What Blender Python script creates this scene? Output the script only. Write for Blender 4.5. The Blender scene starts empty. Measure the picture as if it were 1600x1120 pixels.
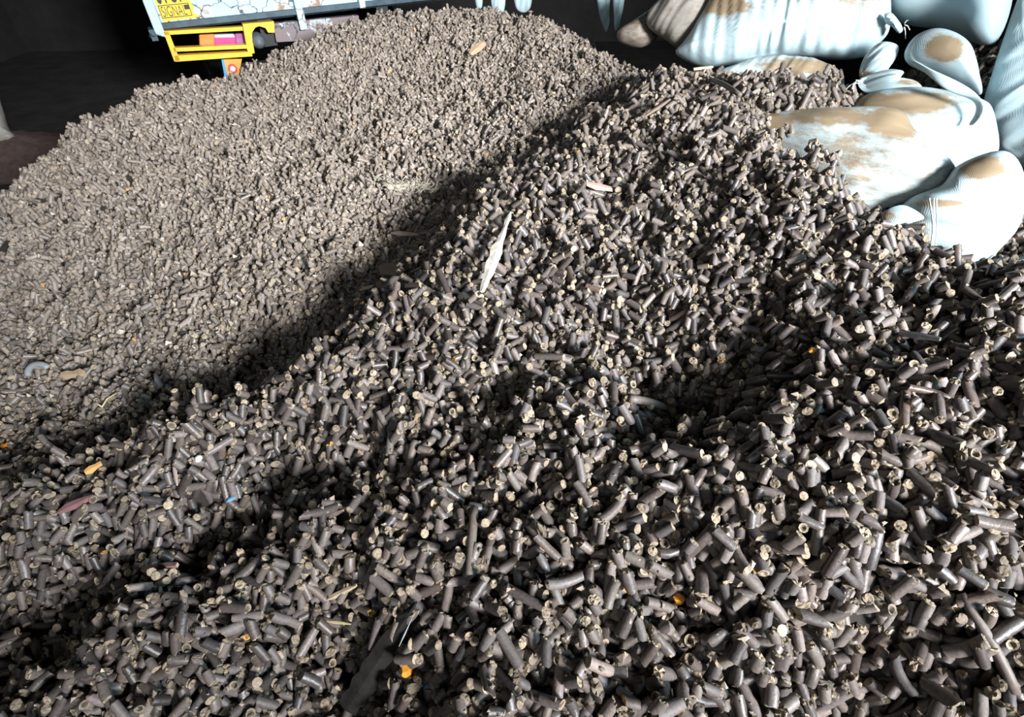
import bpy, math, random
import numpy as np
from mathutils import Vector, Matrix, noise as mnoise
from mathutils.bvhtree import BVHTree

# ------------------------------------------------------------------ camera, world, light, exposure
SC = bpy.context.scene
COL = SC.collection
R = math.radians
CAM_H = 1.9
F = 850.0                                   # focal length in pixels of the 1600 wide frame
PITCH, ROLL = R(42.0), R(1.0)
cd = bpy.data.cameras.new('camera')
cd.sensor_width = 36.0
cd.lens = 36.0 * F / 1600.0
cd.clip_start = 0.02
cam = bpy.data.objects.new('camera', cd)
COL.objects.link(cam)
cam.matrix_world = (Matrix.Translation((0, 0, CAM_H)) @ Matrix.Rotation(R(90) - PITCH, 4, 'X')
                    @ Matrix.Rotation(-ROLL, 4, 'Z'))
SC.camera = cam
CM = np.array(cam.matrix_world)
RIGHT, UP, FWD, EYE = CM[:3, 0], CM[:3, 1], -CM[:3, 2], CM[:3, 3]

SC.view_settings.view_transform = 'Standard'
SC.view_settings.look = 'None'
SC.view_settings.gamma = 1.0
SC.view_settings.use_curve_mapping = False
SC.view_settings.exposure = 0.0

world = bpy.data.worlds.new('world')
SC.world = world
world.use_nodes = True
world.node_tree.nodes['Background'].inputs[0].default_value = (0.75, 0.92, 1.0, 1)
world.node_tree.nodes['Background'].inputs[1].default_value = 0.014


def area(name, loc, target, sx, sy, power, col, spread=180):
    l = bpy.data.lights.new(name, 'AREA')
    l.shape = 'RECTANGLE'
    l.size, l.size_y, l.energy, l.color = sx, sy, power, col
    l.spread = R(spread)
    o = bpy.data.objects.new(name, l)
    COL.objects.link(o)
    o.location = loc
    d = Vector(target) - Vector(loc)
    o.rotation_euler = d.to_track_quat('-Z', 'Y').to_euler()
    return o


# daylight falling in through the high open side of the shed behind the photographer
area('daylight_opening', (3.2, -3.0, 3.4), (-0.6, 3.6, 1.0), 1.2, 0.9, 195, (0.94, 0.97, 1.0), 58)
area('daylight_door', (-0.6, -3.4, 4.2), (0.0, 3.2, 0.9), 3.0, 2.0, 22, (0.84, 0.95, 1.0), 110)

# added blue lamp, out of view on the right, for highlights on the pellets
area('blue_highlight_fill', (3.5, -0.1, 2.7), (0.2, 1.0, 0.9), 0.9, 0.7, 48, (0.52, 0.80, 1.0), 120)


# ------------------------------------------------------------------ helpers
def at(px, py, t):
    """world point seen at pixel (px, py) of the photograph at depth t"""
    return EYE + t * (FWD + (px - 800.0) / F * RIGHT + (560.0 - py) / F * UP)


def project(P):
    d = P - EYE
    t = d @ FWD
    t = np.where(t < 1e-3, 1e-3, t)
    return 800 + F * (d @ RIGHT) / t, 560 - F * (d @ UP) / t, t


def nmat(name):
    m = bpy.data.materials.new(name)
    m.use_nodes = True
    return m, m.node_tree, m.node_tree.nodes['Principled BSDF']


def node(nt, t, **kw):
    n = nt.nodes.new(t)
    for k, v in kw.items():
        if k.startswith('_'):
            setattr(n, k[1:], v)
        else:
            n.inputs[k].default_value = v
    return n


def ramp(nt, fac, stops):
    r = nt.nodes.new('ShaderNodeValToRGB')
    nt.links.new(fac, r.inputs[0])
    e = r.color_ramp.elements
    e[0].position, e[0].color = stops[0][0], (*stops[0][1], 1)
    e[1].position, e[1].color = stops[-1][0], (*stops[-1][1], 1)
    for p, c in stops[1:-1]:
        x = e.new(p)
        x.color = (*c, 1)
    return r.outputs[0]


def mixc(nt, fac, a, b, mode='MIX'):
    m = nt.nodes.new('ShaderNodeMix')
    m.data_type, m.blend_type = 'RGBA', mode
    for sock, v in ((m.inputs[0], fac), (m.inputs[6], a), (m.inputs[7], b)):
        if hasattr(v, 'links'):
            nt.links.new(v, sock)
        elif isinstance(v, (int, float)):
            sock.default_value = v
        else:
            sock.default_value = (*v, 1)
    return m.outputs[2]


def bump(nt, bsdf, h, s, d=0.01):
    b = node(nt, 'ShaderNodeBump', Strength=s, Distance=d)
    nt.links.new(h, b.inputs['Height'])
    nt.links.new(b.outputs[0], bsdf.inputs['Normal'])


def simple(name, col, rough=0.6, var=0.25, scale=30.0, metal=0.0, bmp=0.15, spec=0.4):
    m, nt, b = nmat(name)
    tc = nt.nodes.new('ShaderNodeTexCoord')
    n = node(nt, 'ShaderNodeTexNoise', Scale=scale, Detail=6.0, Roughness=0.65)
    nt.links.new(tc.outputs['Object'], n.inputs['Vector'])
    lo = tuple(c * (1 - var) for c in col)
    hi = tuple(min(1, c * (1 + var)) for c in col)
    nt.links.new(ramp(nt, n.outputs[0], [(0.3, lo), (0.7, hi)]), b.inputs['Base Color'])
    b.inputs['Roughness'].default_value = rough
    b.inputs['Metallic'].default_value = metal
    b.inputs['Specular IOR Level'].default_value = spec
    if bmp:
        bump(nt, b, n.outputs[0], bmp, 0.004)
    return m


def link(name, verts, faces, mat, parent=None, smooth=True):
    me = bpy.data.meshes.new(name)
    me.from_pydata([tuple(v) for v in verts], [], [tuple(f) for f in faces])
    me.update()
    o = bpy.data.objects.new(name, me)
    COL.objects.link(o)
    for m in (mat if isinstance(mat, (list, tuple)) else [mat]):
        me.materials.append(m)
    if smooth:
        me.polygons.foreach_set('use_smooth', [True] * len(me.polygons))
    if parent:
        o.parent = parent
    return o


def tag(o, label=None, cat=None, group=None, kind=None):
    for k, v in (('label', label), ('category', cat), ('group', group), ('kind', kind)):
        if v:
            o[k] = v
    return o


def empty(name, loc, label, cat, group=None):
    o = bpy.data.objects.new(name, None)
    COL.objects.link(o)
    o.location = loc
    o.empty_display_size = 0.1
    return tag(o, label, cat, group)


class MB:
    """collects boxes, bars and prisms into one mesh"""

    def __init__(self):
        self.v, self.f = [], []

    def add(self, v, f):
        k = len(self.v)
        self.v += [tuple(p) for p in v]
        self.f += [tuple(i + k for i in q) for q in f]
        return self

    def box(self, x0, x1, y0, y1, z0, z1):
        return self.add([(x, y, z) for x in (x0, x1) for y in (y0, y1) for z in (z0, z1)],
                        [(0, 1, 3, 2), (4, 6, 7, 5), (0, 4, 5, 1), (2, 3, 7, 6), (0, 2, 6, 4), (1, 5, 7, 3)])

    def prism(self, poly, y0, y1):
        """polygon in x,z extruded along y"""
        n = len(poly)
        self.add([(x, y0, z) for x, z in poly] + [(x, y1, z) for x, z in poly],
                 [tuple(range(n)), tuple(range(2 * n - 1, n - 1, -1))]
                 + [(i, i + n, (i + 1) % n + n, (i + 1) % n) for i in range(n)])
        return self

    def tube(self, pts, rad, n=8):
        pts = [Vector(p) for p in pts]
        rads = rad if isinstance(rad, (list, tuple)) else [rad] * len(pts)
        v, f = [], []
        up = Vector((0.13, 0.31, 0.94))
        for i, p in enumerate(pts):
            d = (pts[min(i + 1, len(pts) - 1)] - pts[max(i - 1, 0)]).normalized()
            a = d.cross(up).normalized()
            b = d.cross(a)
            v += [p + (a * math.cos(2 * math.pi * k / n) + b * math.sin(2 * math.pi * k / n)) * rads[i] for k in range(n)]
        for i in range(len(pts) - 1):
            f += [(i * n + k, i * n + (k + 1) % n, (i + 1) * n + (k + 1) % n, (i + 1) * n + k) for k in range(n)]
        f += [tuple(range(n - 1, -1, -1)), tuple(range((len(pts) - 1) * n, len(pts) * n))]
        return self.add(v, f)

    def build(self, name, mat, parent=None, smooth=False, bevel=0.0):
        o = link(name, self.v, self.f, mat, parent, smooth)
        if bevel:
            m = o.modifiers.new('bevel', 'BEVEL')
            m.width, m.segments, m.limit_method = bevel, 2, 'ANGLE'
        return o


# ------------------------------------------------------------------ the shed
M_FLOOR = simple('dirty_concrete', (0.035, 0.03, 0.027), 0.9, 0.5, 4.0)
M_WALL = simple('unlit_dark_wall', (0.022, 0.020, 0.019), 0.9, 0.4, 3.0)  # near-black colour stands in for the unlit depth of the shed
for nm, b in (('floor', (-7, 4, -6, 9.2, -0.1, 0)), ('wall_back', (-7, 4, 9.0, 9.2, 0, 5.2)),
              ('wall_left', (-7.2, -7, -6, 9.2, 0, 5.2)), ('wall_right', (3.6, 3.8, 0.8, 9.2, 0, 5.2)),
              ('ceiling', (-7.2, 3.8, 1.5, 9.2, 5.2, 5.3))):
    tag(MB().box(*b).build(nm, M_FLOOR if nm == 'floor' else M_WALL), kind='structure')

# ------------------------------------------------------------------ shape of the heap
CP = [  # pixel x, pixel y, depth: points on the surface of the heap
    # skyline of the far heap
    (-60, 320, 2.55), (0, 295, 2.65), (80, 256, 2.8), (150, 214, 2.95), (225, 166, 3.15), (275, 166, 3.3), (330, 130, 3.4), (390, 104, 3.5),
    (440, 79, 3.6), (520, 42, 3.75), (600, 27, 3.85), (700, 18, 3.9), (760, 19, 3.9), (840, 36, 3.8), (900, 58, 3.65), (960, 90, 3.4),
    # front face of the far heap
    (-40, 450, 2.25), (100, 350, 2.45), (200, 300, 2.6), (350, 280, 2.58), (350, 180, 3.05), (500, 110, 3.35), (500, 220, 2.85), (650, 100, 3.4),
    (650, 200, 2.85), (800, 100, 3.25), (800, 170, 2.85), (900, 130, 2.95), (500, 340, 2.35), (300, 420, 2.2), (100, 500, 2.12),
    (600, 270, 2.55), (-40, 620, 1.93), (100, 610, 1.9), (250, 560, 1.93), (400, 470, 2.05), (500, 420, 2.13),
    # valley
    (1010, 122, 2.9), (950, 160, 2.72), (880, 200, 2.66), (790, 245, 2.57), (710, 305, 2.42), (640, 370, 2.26), (575, 440, 2.09), (490, 530, 1.92),
    (400, 602, 1.79), (280, 655, 1.70), (150, 700, 1.64), (-30, 775, 1.55),
    # crest of the near ridge
    (1068, 98, 2.5), (960, 190, 2.27), (835, 252, 2.08), (755, 310, 1.94), (690, 380, 1.80), (640, 445, 1.66), (560, 535, 1.55), (450, 615, 1.46),
    (340, 670, 1.42), (200, 740, 1.38), (0, 830, 1.36),
    # second hollow and the foot of the heap
    (420, 730, 1.50), (300, 810, 1.43), (120, 895, 1.40), (-30, 920, 1.40), (350, 900, 1.20), (200, 980, 1.16), (50, 1050, 1.14), (200, 1130, 1.06),
    (450, 850, 1.22), (600, 700, 1.34), (600, 900, 1.12), (570, 1060, 1.17), (700, 1120, 0.97), (700, 800, 1.16), (750, 600, 1.42),
    # near face
    (1100, 135, 2.36), (1000, 220, 2.14), (950, 330, 1.84), (1000, 400, 1.66), (850, 450, 1.63), (950, 620, 1.29), (1050, 655, 1.36),
    (1000, 750, 1.08), (850, 900, 1.03), (1000, 1050, 0.94), (850, 1130, 0.92), (1300, 900, 0.93), (1500, 1050, 0.87), (1250, 1130, 0.95), (1370, 1080, 0.96), (1640, 1130, 0.83),
    (1200, 650, 1.13), (1350, 630, 1.10), (1500, 700, 1.0), (1640, 800, 0.93), (1500, 560, 1.12), (1640, 600, 1.02), (1250, 450, 1.42), (1400, 450, 1.35),
    # edge against the sacks
    (1190, 180, 2.10), (1235, 238, 1.92), (1300, 290, 1.75), (1355, 330, 1.64), (1450, 388, 1.48), (1540, 412, 1.40), (1620, 420, 1.34),
    (1130, 112, 2.5), (1200, 122, 2.46), (1270, 124, 2.4), (1330, 146, 2.28), (1390, 176, 2.13), (1300, 172, 2.14), (1240, 172, 2.16),
    (1290, 240, 2.3), (1380, 245, 2.4), (1440, 290, 2.15), (1540, 340, 2.1), (1660, 360, 2.0), (1480, 200, 2.5), (1620, 250, 2.3),
]
WP = [tuple(at(*c)) for c in CP]
# beyond the skyline the heap drops to the floor
for px, py, t, dy, z in ((-60, 320, 2.55, .4, .35), (0, 295, 2.65, .4, .38), (80, 256, 2.8, .4, .42), (150, 214, 2.95, .4, .45), (225, 166, 3.15, .4, .52), (330, 130, 3.4, .4, .6), (440, 79, 3.6, .4, .68),
                         (600, 27, 3.85, .45, .7), (760, 19, 3.9, .5, .65), (900, 58, 3.65, .6, .6), (1000, 105, 3.2, .5, .75), (1065, 100, 2.9, .3, .9)):
    p = at(px, py, t)
    WP.append((p[0], p[1] + dy, z))
for x, y, z in ((-3.2, 4.2, 0.02), (-2.2, 5.2, 0.05), (0.5, 5.3, .2), (1.6, 3.6, .5), (2.2, 2.2, .55), (-3.3, 1.5, .35), (-2.5, .3, .35), (1.2, 3.0, .8)):
    WP.append((x, y, z))
for c in ((1235, 238, 1.92), (1300, 290, 1.75), (1355, 330, 1.64), (1450, 388, 1.48), (1540, 412, 1.40), (1620, 420, 1.34)):
    p = at(*c)                                            # the surface dips away under the sacks
    d = (p - EYE)[:2] / np.linalg.norm((p - EYE)[:2])
    for s_, dz in ((.12, .07), (.30, .17)):
        WP.append((p[0] + d[0] * s_, p[1] + d[1] * s_, p[2] - dz))
WP = np.array(WP)


def tps_fit(P, lam=2e-4):
    xy, z = P[:, :2], P[:, 2]
    n = len(P)
    r2 = ((xy[:, None] - xy[None]) ** 2).sum(-1)
    K = np.where(r2 > 0, 0.5 * r2 * np.log(np.maximum(r2, 1e-12)), 0)
    A = np.zeros((n + 3, n + 3))
    A[:n, :n] = K + lam * np.eye(n)
    A[:n, n] = 1
    A[:n, n + 1:] = xy
    A[n:, :n] = A[:n, n:].T
    return np.linalg.solve(A, np.concatenate([z, np.zeros(3)]))


TW = tps_fit(WP)
rng = np.random.default_rng(11)
NZ = [(rng.uniform(0, 2 * math.pi), w, rng.uniform(0, 2 * math.pi), a)
      for w, a in [(9, .006)] * 5 + [(19, .006)] * 6 + [(38, .0045)] * 7]


def terrain(x, y):
    x, y = np.asarray(x, float), np.asarray(y, float)
    z = TW[-3] + TW[-2] * x + TW[-1] * y
    for (px, py, _), w in zip(WP, TW):
        r2 = (x - px) ** 2 + (y - py) ** 2
        z = z + w * 0.5 * r2 * np.log(np.maximum(r2, 1e-12))
    for th, w, ph, a in NZ:
        z = z + a * np.sin(w * (x * math.cos(th) + y * math.sin(th)) + ph)
    return np.maximum(z, 0.0)


GX0, GX1, GY0, GY1, GR = -3.4, 2.3, -0.05, 5.3, 0.006
gx, gy = np.arange(GX0, GX1, GR), np.arange(GY0, GY1, GR)
TX, TY = np.meshgrid(gx[::4], gy[::4], indexing='ij')
TZ4 = terrain(TX, TY)
BASE = np.repeat(np.repeat(TZ4, 4, 0), 4, 1)[:len(gx), :len(gy)].copy()
k = np.ones(5) / 5                                        # smooth the up-sampled steps
for ax in (0, 1):
    BASE = np.apply_along_axis(lambda r: np.convolve(np.pad(r, 2, 'edge'), k, 'valid'), ax, BASE)
H = BASE - 0.085
H0 = H.copy()


def hz(x, y):
    i = np.clip(((np.asarray(x) - GX0) / GR).astype(int), 0, H.shape[0] - 1)
    j = np.clip(((np.asarray(y) - GY0) / GR).astype(int), 0, H.shape[1] - 1)
    return H[i, j]


# ------------------------------------------------------------------ settle the pellets one after another on the heap
px, py, pt = project(np.stack([TX, TY, TZ4], -1))
view = (px > -160) & (px < 1760) & (py > -40) & (py < 1230) & (TZ4 > 0.06)
cells = np.argwhere(view)
cx, cy = TX[view], TY[view]
area_m2 = len(cells) * (GR * 4) ** 2
N = int(area_m2 * 4500)
pick = rng.integers(0, len(cells), (N, 5))
jit = rng.uniform(-.5, .5, (N, 5, 2)) * GR * 4
RAD = rng.normal(0.0100, 0.0006, N)
LEN = np.clip(rng.lognormal(math.log(0.033), 0.36, N), 0.016, 0.085)
AZ = rng.uniform(0, math.pi, N)
STAND = rng.random(N) < 0.26
SPITCH = rng.uniform(0.6, 1.4, N) * rng.choice([-1, 1], N)
VAL = np.array([at(*c)[:2] for c in ((1010, 122, 2.9), (880, 200, 2.6), (790, 245, 2.5), (710, 300, 2.35), (640, 365, 2.2), (575, 435, 2.03), (490, 525, 1.85),
                                     (400, 598, 1.73), (150, 695, 1.62), (-300, 800, 1.55))])
VAL = VAL[np.argsort(VAL[:, 0])]
ybe = cy - np.interp(cx, VAL[:, 0], VAL[:, 1])
LEN = np.where(ybe[pick[:, 0]] > 0.1, np.clip(LEN * .70, .014, .06), LEN)
CEN = np.zeros((N, 3))
AX = np.zeros((N, 3))
NI, NJ = H.shape
SS = np.linspace(-0.48, 0.48, 7)
for n in range(N):
    best, bx, by = 1e9, 0, 0
    far0 = ybe[pick[n, 0]] > 0.1
    for q in range(5):
        c = pick[n, q]
        if (ybe[c] > 0.1) != far0:
            continue
        x, y = cx[c] + jit[n, q, 0], cy[c] + jit[n, q, 1]
        i, j = int((x - GX0) / GR), int((y - GY0) / GR)
        if not (8 <= i < NI - 8 and 8 <= j < NJ - 8):
            continue
        d = H[i, j] - H0[i, j]
        if d < best:
            best, bx, by = d, x, y
    if best > 1e8:
        bx, by = cx[pick[n, 0]], cy[pick[n, 0]]
    r, L, th = RAD[n], LEN[n], AZ[n]
    if STAND[n]:
        L = LEN[n] = min(L, 0.05)
        ch = math.cos(SPITCH[n])
        Lh = L * ch
    else:
        Lh = L
    ct, st = math.cos(th), math.sin(th)
    s = SS * Lh
    ii = np.clip(((bx + s * ct - GX0) / GR).astype(int), 0, NI - 1)
    jj = np.clip(((by + s * st - GY0) / GR).astype(int), 0, NJ - 1)
    h = H[ii, jj]
    if STAND[n]:
        b = math.tan(SPITCH[n])
        zc = h.mean() + 0.25 * L * abs(math.sin(SPITCH[n]))
    else:
        il, ir = int(np.argmax(h[:3])), 4 + int(np.argmax(h[4:]))
        b = (h[ir] - h[il]) / (s[ir] - s[il])
        b = max(-1.3, min(1.3, b))
        zc = float((h - b * s).max()) - 0.004 + r * math.sqrt(1 + b * b) * 0.8
    cph = 1 / math.sqrt(1 + b * b)
    a3 = (ct * cph, st * cph, b * cph)
    CEN[n] = (bx, by, zc)
    AX[n] = a3
    half = int((Lh * cph / 2 + r) / GR) + 1
    i0, j0 = int((bx - GX0) / GR), int((by - GY0) / GR)
    ia, ib, ja, jb = max(0, i0 - half), min(NI, i0 + half + 1), max(0, j0 - half), min(NJ, j0 + half + 1)
    X = gx[ia:ib, None] - bx
    Y = gy[None, ja:jb] - by
    S = X * ct + Y * st
    W2 = (Y * ct - X * st) ** 2
    top = zc + b * S + np.sqrt(np.maximum(r * r - W2, 0))
    ok = (W2 < r * r) & (np.abs(S) < L * cph / 2)
    sub = H[ia:ib, ja:jb]
    np.copyto(sub, np.maximum(sub, top), where=ok)

# how dusty the pellets are: the far heap is old and covered in fines
beyond = CEN[:, 1] - np.interp(CEN[:, 0], VAL[:, 0], VAL[:, 1])
DUST = 0.12 + 0.62 * np.clip(beyond / 1.4 + 0.15, 0, 1) + 0.25 * np.clip((CEN[:, 1] - 1.5) / 1.2, 0, 1) * (beyond < 0.1)
DUST = np.clip(DUST + rng.normal(0, .12, N), 0, .95)


GLOSSY = rng.random(N) < .6 * (1 - DUST)
BROKEN = rng.random(N) < .35
HOLLOW = rng.random(N) < .12
CURVED = rng.random(N) < .22
TONE = np.exp(rng.normal(0, .36, N))


def frame(ax):
    up = np.where(np.abs(ax[:, 2:3]) > 0.95, np.array([[1., 0, 0]]), np.array([[0, 0, 1.]]))
    n1 = np.cross(ax, up)
    n1 /= np.linalg.norm(n1, axis=1, keepdims=True)
    return n1, np.cross(ax, n1)


def pellet_mesh(idx, ns, nr, fancy, origin=None):
    """vertices, loops and face colours of the pellets idx"""
    g = np.random.default_rng(int(idx[0]) + 5)
    n = len(idx)
    ax = AX[idx]
    n1, n2 = frame(ax)
    rot = g.uniform(0, 2 * math.pi, (n, 1))
    n1, n2 = n1 * np.cos(rot) + n2 * np.sin(rot), n2 * np.cos(rot) - n1 * np.sin(rot)
    c, r, L = CEN[idx], RAD[idx], LEN[idx]
    if origin is not None:
        c = c - origin
    th = np.arange(ns) * 2 * math.pi / ns
    cs, sn = np.cos(th), np.sin(th)
    bend = g.normal(0, 1.0, n) * np.where(CURVED[idx], 6.0, 0.8)
    broken = BROKEN[idx]
    hollow = HOLLOW[idx]
    tilt = g.normal(0, .25, (n, 2)) * np.where(broken, 2.2, .8)[:, None]
    tph = g.uniform(0, 2 * math.pi, (n, 2))
    amp = np.where(broken, .11, .05)[:, None]
    ov = 1 + g.normal(0, .06, (n, 1))
    V = []
    endS = []
    for e, sg in ((0, -1), (1, 1)):
        endS.append(sg * L[:, None] / 2 + r[:, None] * (tilt[:, e:e + 1] * np.cos(th[None] + tph[:, e:e + 1]) + g.normal(0, 1, (n, ns)) * amp))
    rough_r = 1 + g.normal(0, .035, (n, nr, ns)) * fancy
    for k in range(nr):
        f = k / (nr - 1)
        s = endS[0] * (1 - f) + endS[1] * f
        rr = r[:, None] * rough_r[:, k] * (0.94 if k in (0, nr - 1) else 1.0)
        off = (bend[:, None] * s * s)
        V.append(c[:, None] + s[..., None] * ax[:, None] + (rr * cs * ov + off)[..., None] * n1[:, None] + (rr * sn / ov)[..., None] * n2[:, None])
    per = nr * ns
    F_, col = [], []
    for k in range(nr - 1):
        F_ += [(k * ns + q, k * ns + (q + 1) % ns, (k + 1) * ns + (q + 1) % ns, (k + 1) * ns + q) for q in range(ns)]
        col += [0] * ns
    for e, sg in ((0, -1), (1, 1)):
        s = endS[e]
        off = bend[:, None] * s * s
        rim = V[0 if e == 0 else nr - 1]
        V.append(rim)
        b0 = per
        per += ns
        if fancy:
            s2 = s + r[:, None] * (sg * .10 + g.normal(0, 1, (n, ns)) * np.where(broken, .20, .08)[:, None] - sg * np.where(hollow, .25, 0)[:, None])
            rr = r[:, None] * 0.58
            V.append(c[:, None] + s2[..., None] * ax[:, None] + (rr * cs + off)[..., None] * n1[:, None] + (rr * sn)[..., None] * n2[:, None])
            b1 = per
            per += ns
        cen_s = s.mean(1) + r * (sg * .08 + g.normal(0, .15, n) - sg * np.where(hollow, 1.0, 0))
        V.append((c + cen_s[:, None] * ax + (bend * cen_s ** 2)[:, None] * n1)[:, None])
        bc = per
        per += 1
        for q in range(ns):
            q2 = (q + 1) % ns
            if fancy:
                quad = (b0 + q, b0 + q2, b1 + q2, b1 + q)
                tri = (b1 + q, b1 + q2, bc)
                F_ += [quad[::-1] if e == 0 else quad, tri[::-1] if e == 0 else tri]
                col += [1, 2]
            else:
                tri = (b0 + q, b0 + q2, bc)
                F_.append(tri[::-1] if e == 0 else tri)
                col.append(1)
    V = np.concatenate(V, 1).reshape(-1, 3)
    lens = np.array([len(f) for f in F_])
    flat = np.array([i for f in F_ for i in f])
    loops = (np.arange(n)[:, None] * per + flat[None]).ravel()
    d = DUST[idx][:, None]
    tone = TONE[idx][:, None]
    warm = g.normal(0, .04, (n, 1))
    side = np.array([[.068, .054, .050]]) * tone * (1 + np.hstack([warm, 0 * warm, -warm]))
    dustc = np.array([[.35, .285, .235]]) * np.exp(g.normal(0, .14, (n, 1)))
    side = side * (1 - .8 * d) + dustc * .8 * d
    end = np.array([[.22, .17, .115]]) * np.exp(g.normal(0, .3, (n, 1)))
    end = end * (1 - .5 * d) + dustc * 1.15 * .5 * d
    ora = g.random(n) < 0.006
    end[ora] = (.55, .30, .09)
    inner = np.where(hollow[:, None], end * .45, end)
    glossy = GLOSSY[idx]
    ro = np.where(glossy, g.uniform(.26, .40, n), g.uniform(.45, .75, n))
    C3 = np.stack([side, end, inner], 1)
    A3 = np.stack([ro, np.full(n, .9), np.full(n, .9)], 1)
    C4 = np.concatenate([C3, A3[..., None]], -1)
    ci = np.array(col)
    fc = C4[:, ci].reshape(-1, 4)
    sm = np.tile(ci == 0, n)
    fid = np.repeat(idx, len(F_))
    return V, loops, np.tile(lens, n), fc, sm, fid


def raw_mesh(name, parts, mat):
    """one mesh from several (vertices, loops, lens, colours, smooth) blocks"""
    vo = 0
    L_ = []
    for p in parts:
        L_.append(p[1] + vo)
        vo += len(p[0])
    V = np.concatenate([p[0] for p in parts])
    loops = np.concatenate(L_)
    lens = np.concatenate([p[2] for p in parts])
    fc = np.concatenate([p[3] for p in parts])
    sm = np.concatenate([p[4] for p in parts])
    me = bpy.data.meshes.new(name)
    me.vertices.add(len(V))
    me.vertices.foreach_set('co', V.astype(np.float32).ravel())
    me.loops.add(len(loops))
    me.loops.foreach_set('vertex_index', loops.astype(np.int32))
    me.polygons.add(len(lens))
    me.polygons.foreach_set('loop_start', np.concatenate([[0], np.cumsum(lens)[:-1]]).astype(np.int32))
    me.polygons.foreach_set('use_smooth', sm)
    at_ = me.attributes.new('tint', 'FLOAT_COLOR', 'FACE')
    at_.data.foreach_set('color', fc.astype(np.float32).ravel())
    me.update(calc_edges=True)
    me.materials.append(mat)
    return me


# pellet material: colour and gloss of each face, broken up by fine noise
M_PEL, nt, b = nmat('pressed_pellet')
atn = node(nt, 'ShaderNodeAttribute', _attribute_name='tint')
geo = nt.nodes.new('ShaderNodeNewGeometry')
n1_ = node(nt, 'ShaderNodeTexNoise', Scale=160.0, Detail=5.0, Roughness=0.7)
nt.links.new(geo.outputs['Position'], n1_.inputs['Vector'])
var = ramp(nt, n1_.outputs[0], [(0.3, (.62, .62, .62)), (0.72, (1.3, 1.3, 1.3))])
nt.links.new(mixc(nt, 1.0, atn.outputs['Color'], var, 'MULTIPLY'), b.inputs['Base Color'])
nt.links.new(atn.outputs['Alpha'], b.inputs['Roughness'])
b.inputs['Specular IOR Level'].default_value = 0.5
bump(nt, b, n1_.outputs[0], 0.35, 0.003)

# which 300 pellets show largest: look at the near pellets through the lens
dist = (CEN - EYE) @ FWD
near = np.argwhere(dist < 1.35).ravel()
Vn, Ln, ln, _, _, fidn = pellet_mesh(near, 6, 2, False)
st_ = np.concatenate([[0], np.cumsum(ln)[:-1]])
bvh = BVHTree.FromPolygons([Vector(v) for v in Vn], [tuple(Ln[a:a + m]) for a, m in zip(st_, ln)])
cnt = np.zeros(N, int)
for v_ in range(4, 1120, 9):
    for u_ in range(4, 1600, 9):
        dr = Vector(at(u_, v_, 1.0) - EYE)
        hit = bvh.ray_cast(Vector(EYE), dr)
        if hit[2] is not None:
            cnt[fidn[hit[2]]] += 1
KEEP = np.argsort(-cnt)[:296]
keep = set(KEEP.tolist())

rest = np.array([i for i in range(N) if i not in keep])
dr_ = dist[rest]
blocks = [pellet_mesh(s_, *a)[:5] for s_, a in ((rest[dr_ < 1.5], (10, 4, True)), (rest[(dr_ >= 1.5) & (dr_ < 2.4)], (8, 3, True)), (rest[dr_ >= 2.4], (6, 2, False)))]


def crumbs(n, where, size, col):
    """angular crumbs lying between the pellets"""
    c = rng.integers(0, len(where), n)
    x = cx[where[c]] + rng.uniform(-.5, .5, n) * GR * 4
    y = cy[where[c]] + rng.uniform(-.5, .5, n) * GR * 4
    s = size * np.exp(np.clip(rng.normal(0, .4, n), -1, .7))
    z = hz(x, y) + s * .3
    base = np.array([(1, 0, 0), (0, 1, 0), (-1, 0, 0), (0, -1, 0), (0, 0, 1), (0, 0, -1)], float)
    V = base[None] * (1 + rng.normal(0, .3, (n, 6, 1))) + rng.normal(0, .25, (n, 6, 3))
    V = V * s[:, None, None] + np.stack([x, y, z], -1)[:, None]
    f = np.array([(0, 1, 4), (1, 2, 4), (2, 3, 4), (3, 0, 4), (1, 0, 5), (2, 1, 5), (3, 2, 5), (0, 3, 5)])
    loops = (np.arange(n)[:, None] * 6 + f.ravel()[None]).ravel()
    cc = np.array(col)[None] * np.exp(rng.normal(0, .35, (n, 1)))
    fc = np.repeat(np.hstack([cc, np.full((n, 1), .95)]), 8, 0)
    return V.reshape(-1, 3), loops, np.full(n * 8, 3), fc, np.zeros(n * 8, bool)


farw = np.argwhere(ybe > 0.05).ravel()
nearw = np.argwhere(ybe <= 0.05).ravel()
blocks.append(crumbs(30000, farw, .0058, (.27, .225, .185)))
blocks.append(crumbs(9000, nearw, .0042, (.20, .16, .12)))
# the packed bed of fines under the pellets, near-black to paint shade into the gaps
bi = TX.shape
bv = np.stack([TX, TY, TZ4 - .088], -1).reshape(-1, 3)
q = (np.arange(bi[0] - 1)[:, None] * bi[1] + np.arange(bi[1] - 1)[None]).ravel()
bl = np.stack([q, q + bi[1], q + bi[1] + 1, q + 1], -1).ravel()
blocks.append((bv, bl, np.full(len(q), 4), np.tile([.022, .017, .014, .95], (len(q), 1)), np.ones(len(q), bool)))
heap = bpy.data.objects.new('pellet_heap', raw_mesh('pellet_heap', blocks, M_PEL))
COL.objects.link(heap)
tag(heap, 'great heap of grey-brown pressed pellets filling the shed floor', 'pellets', kind='stuff')


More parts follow.
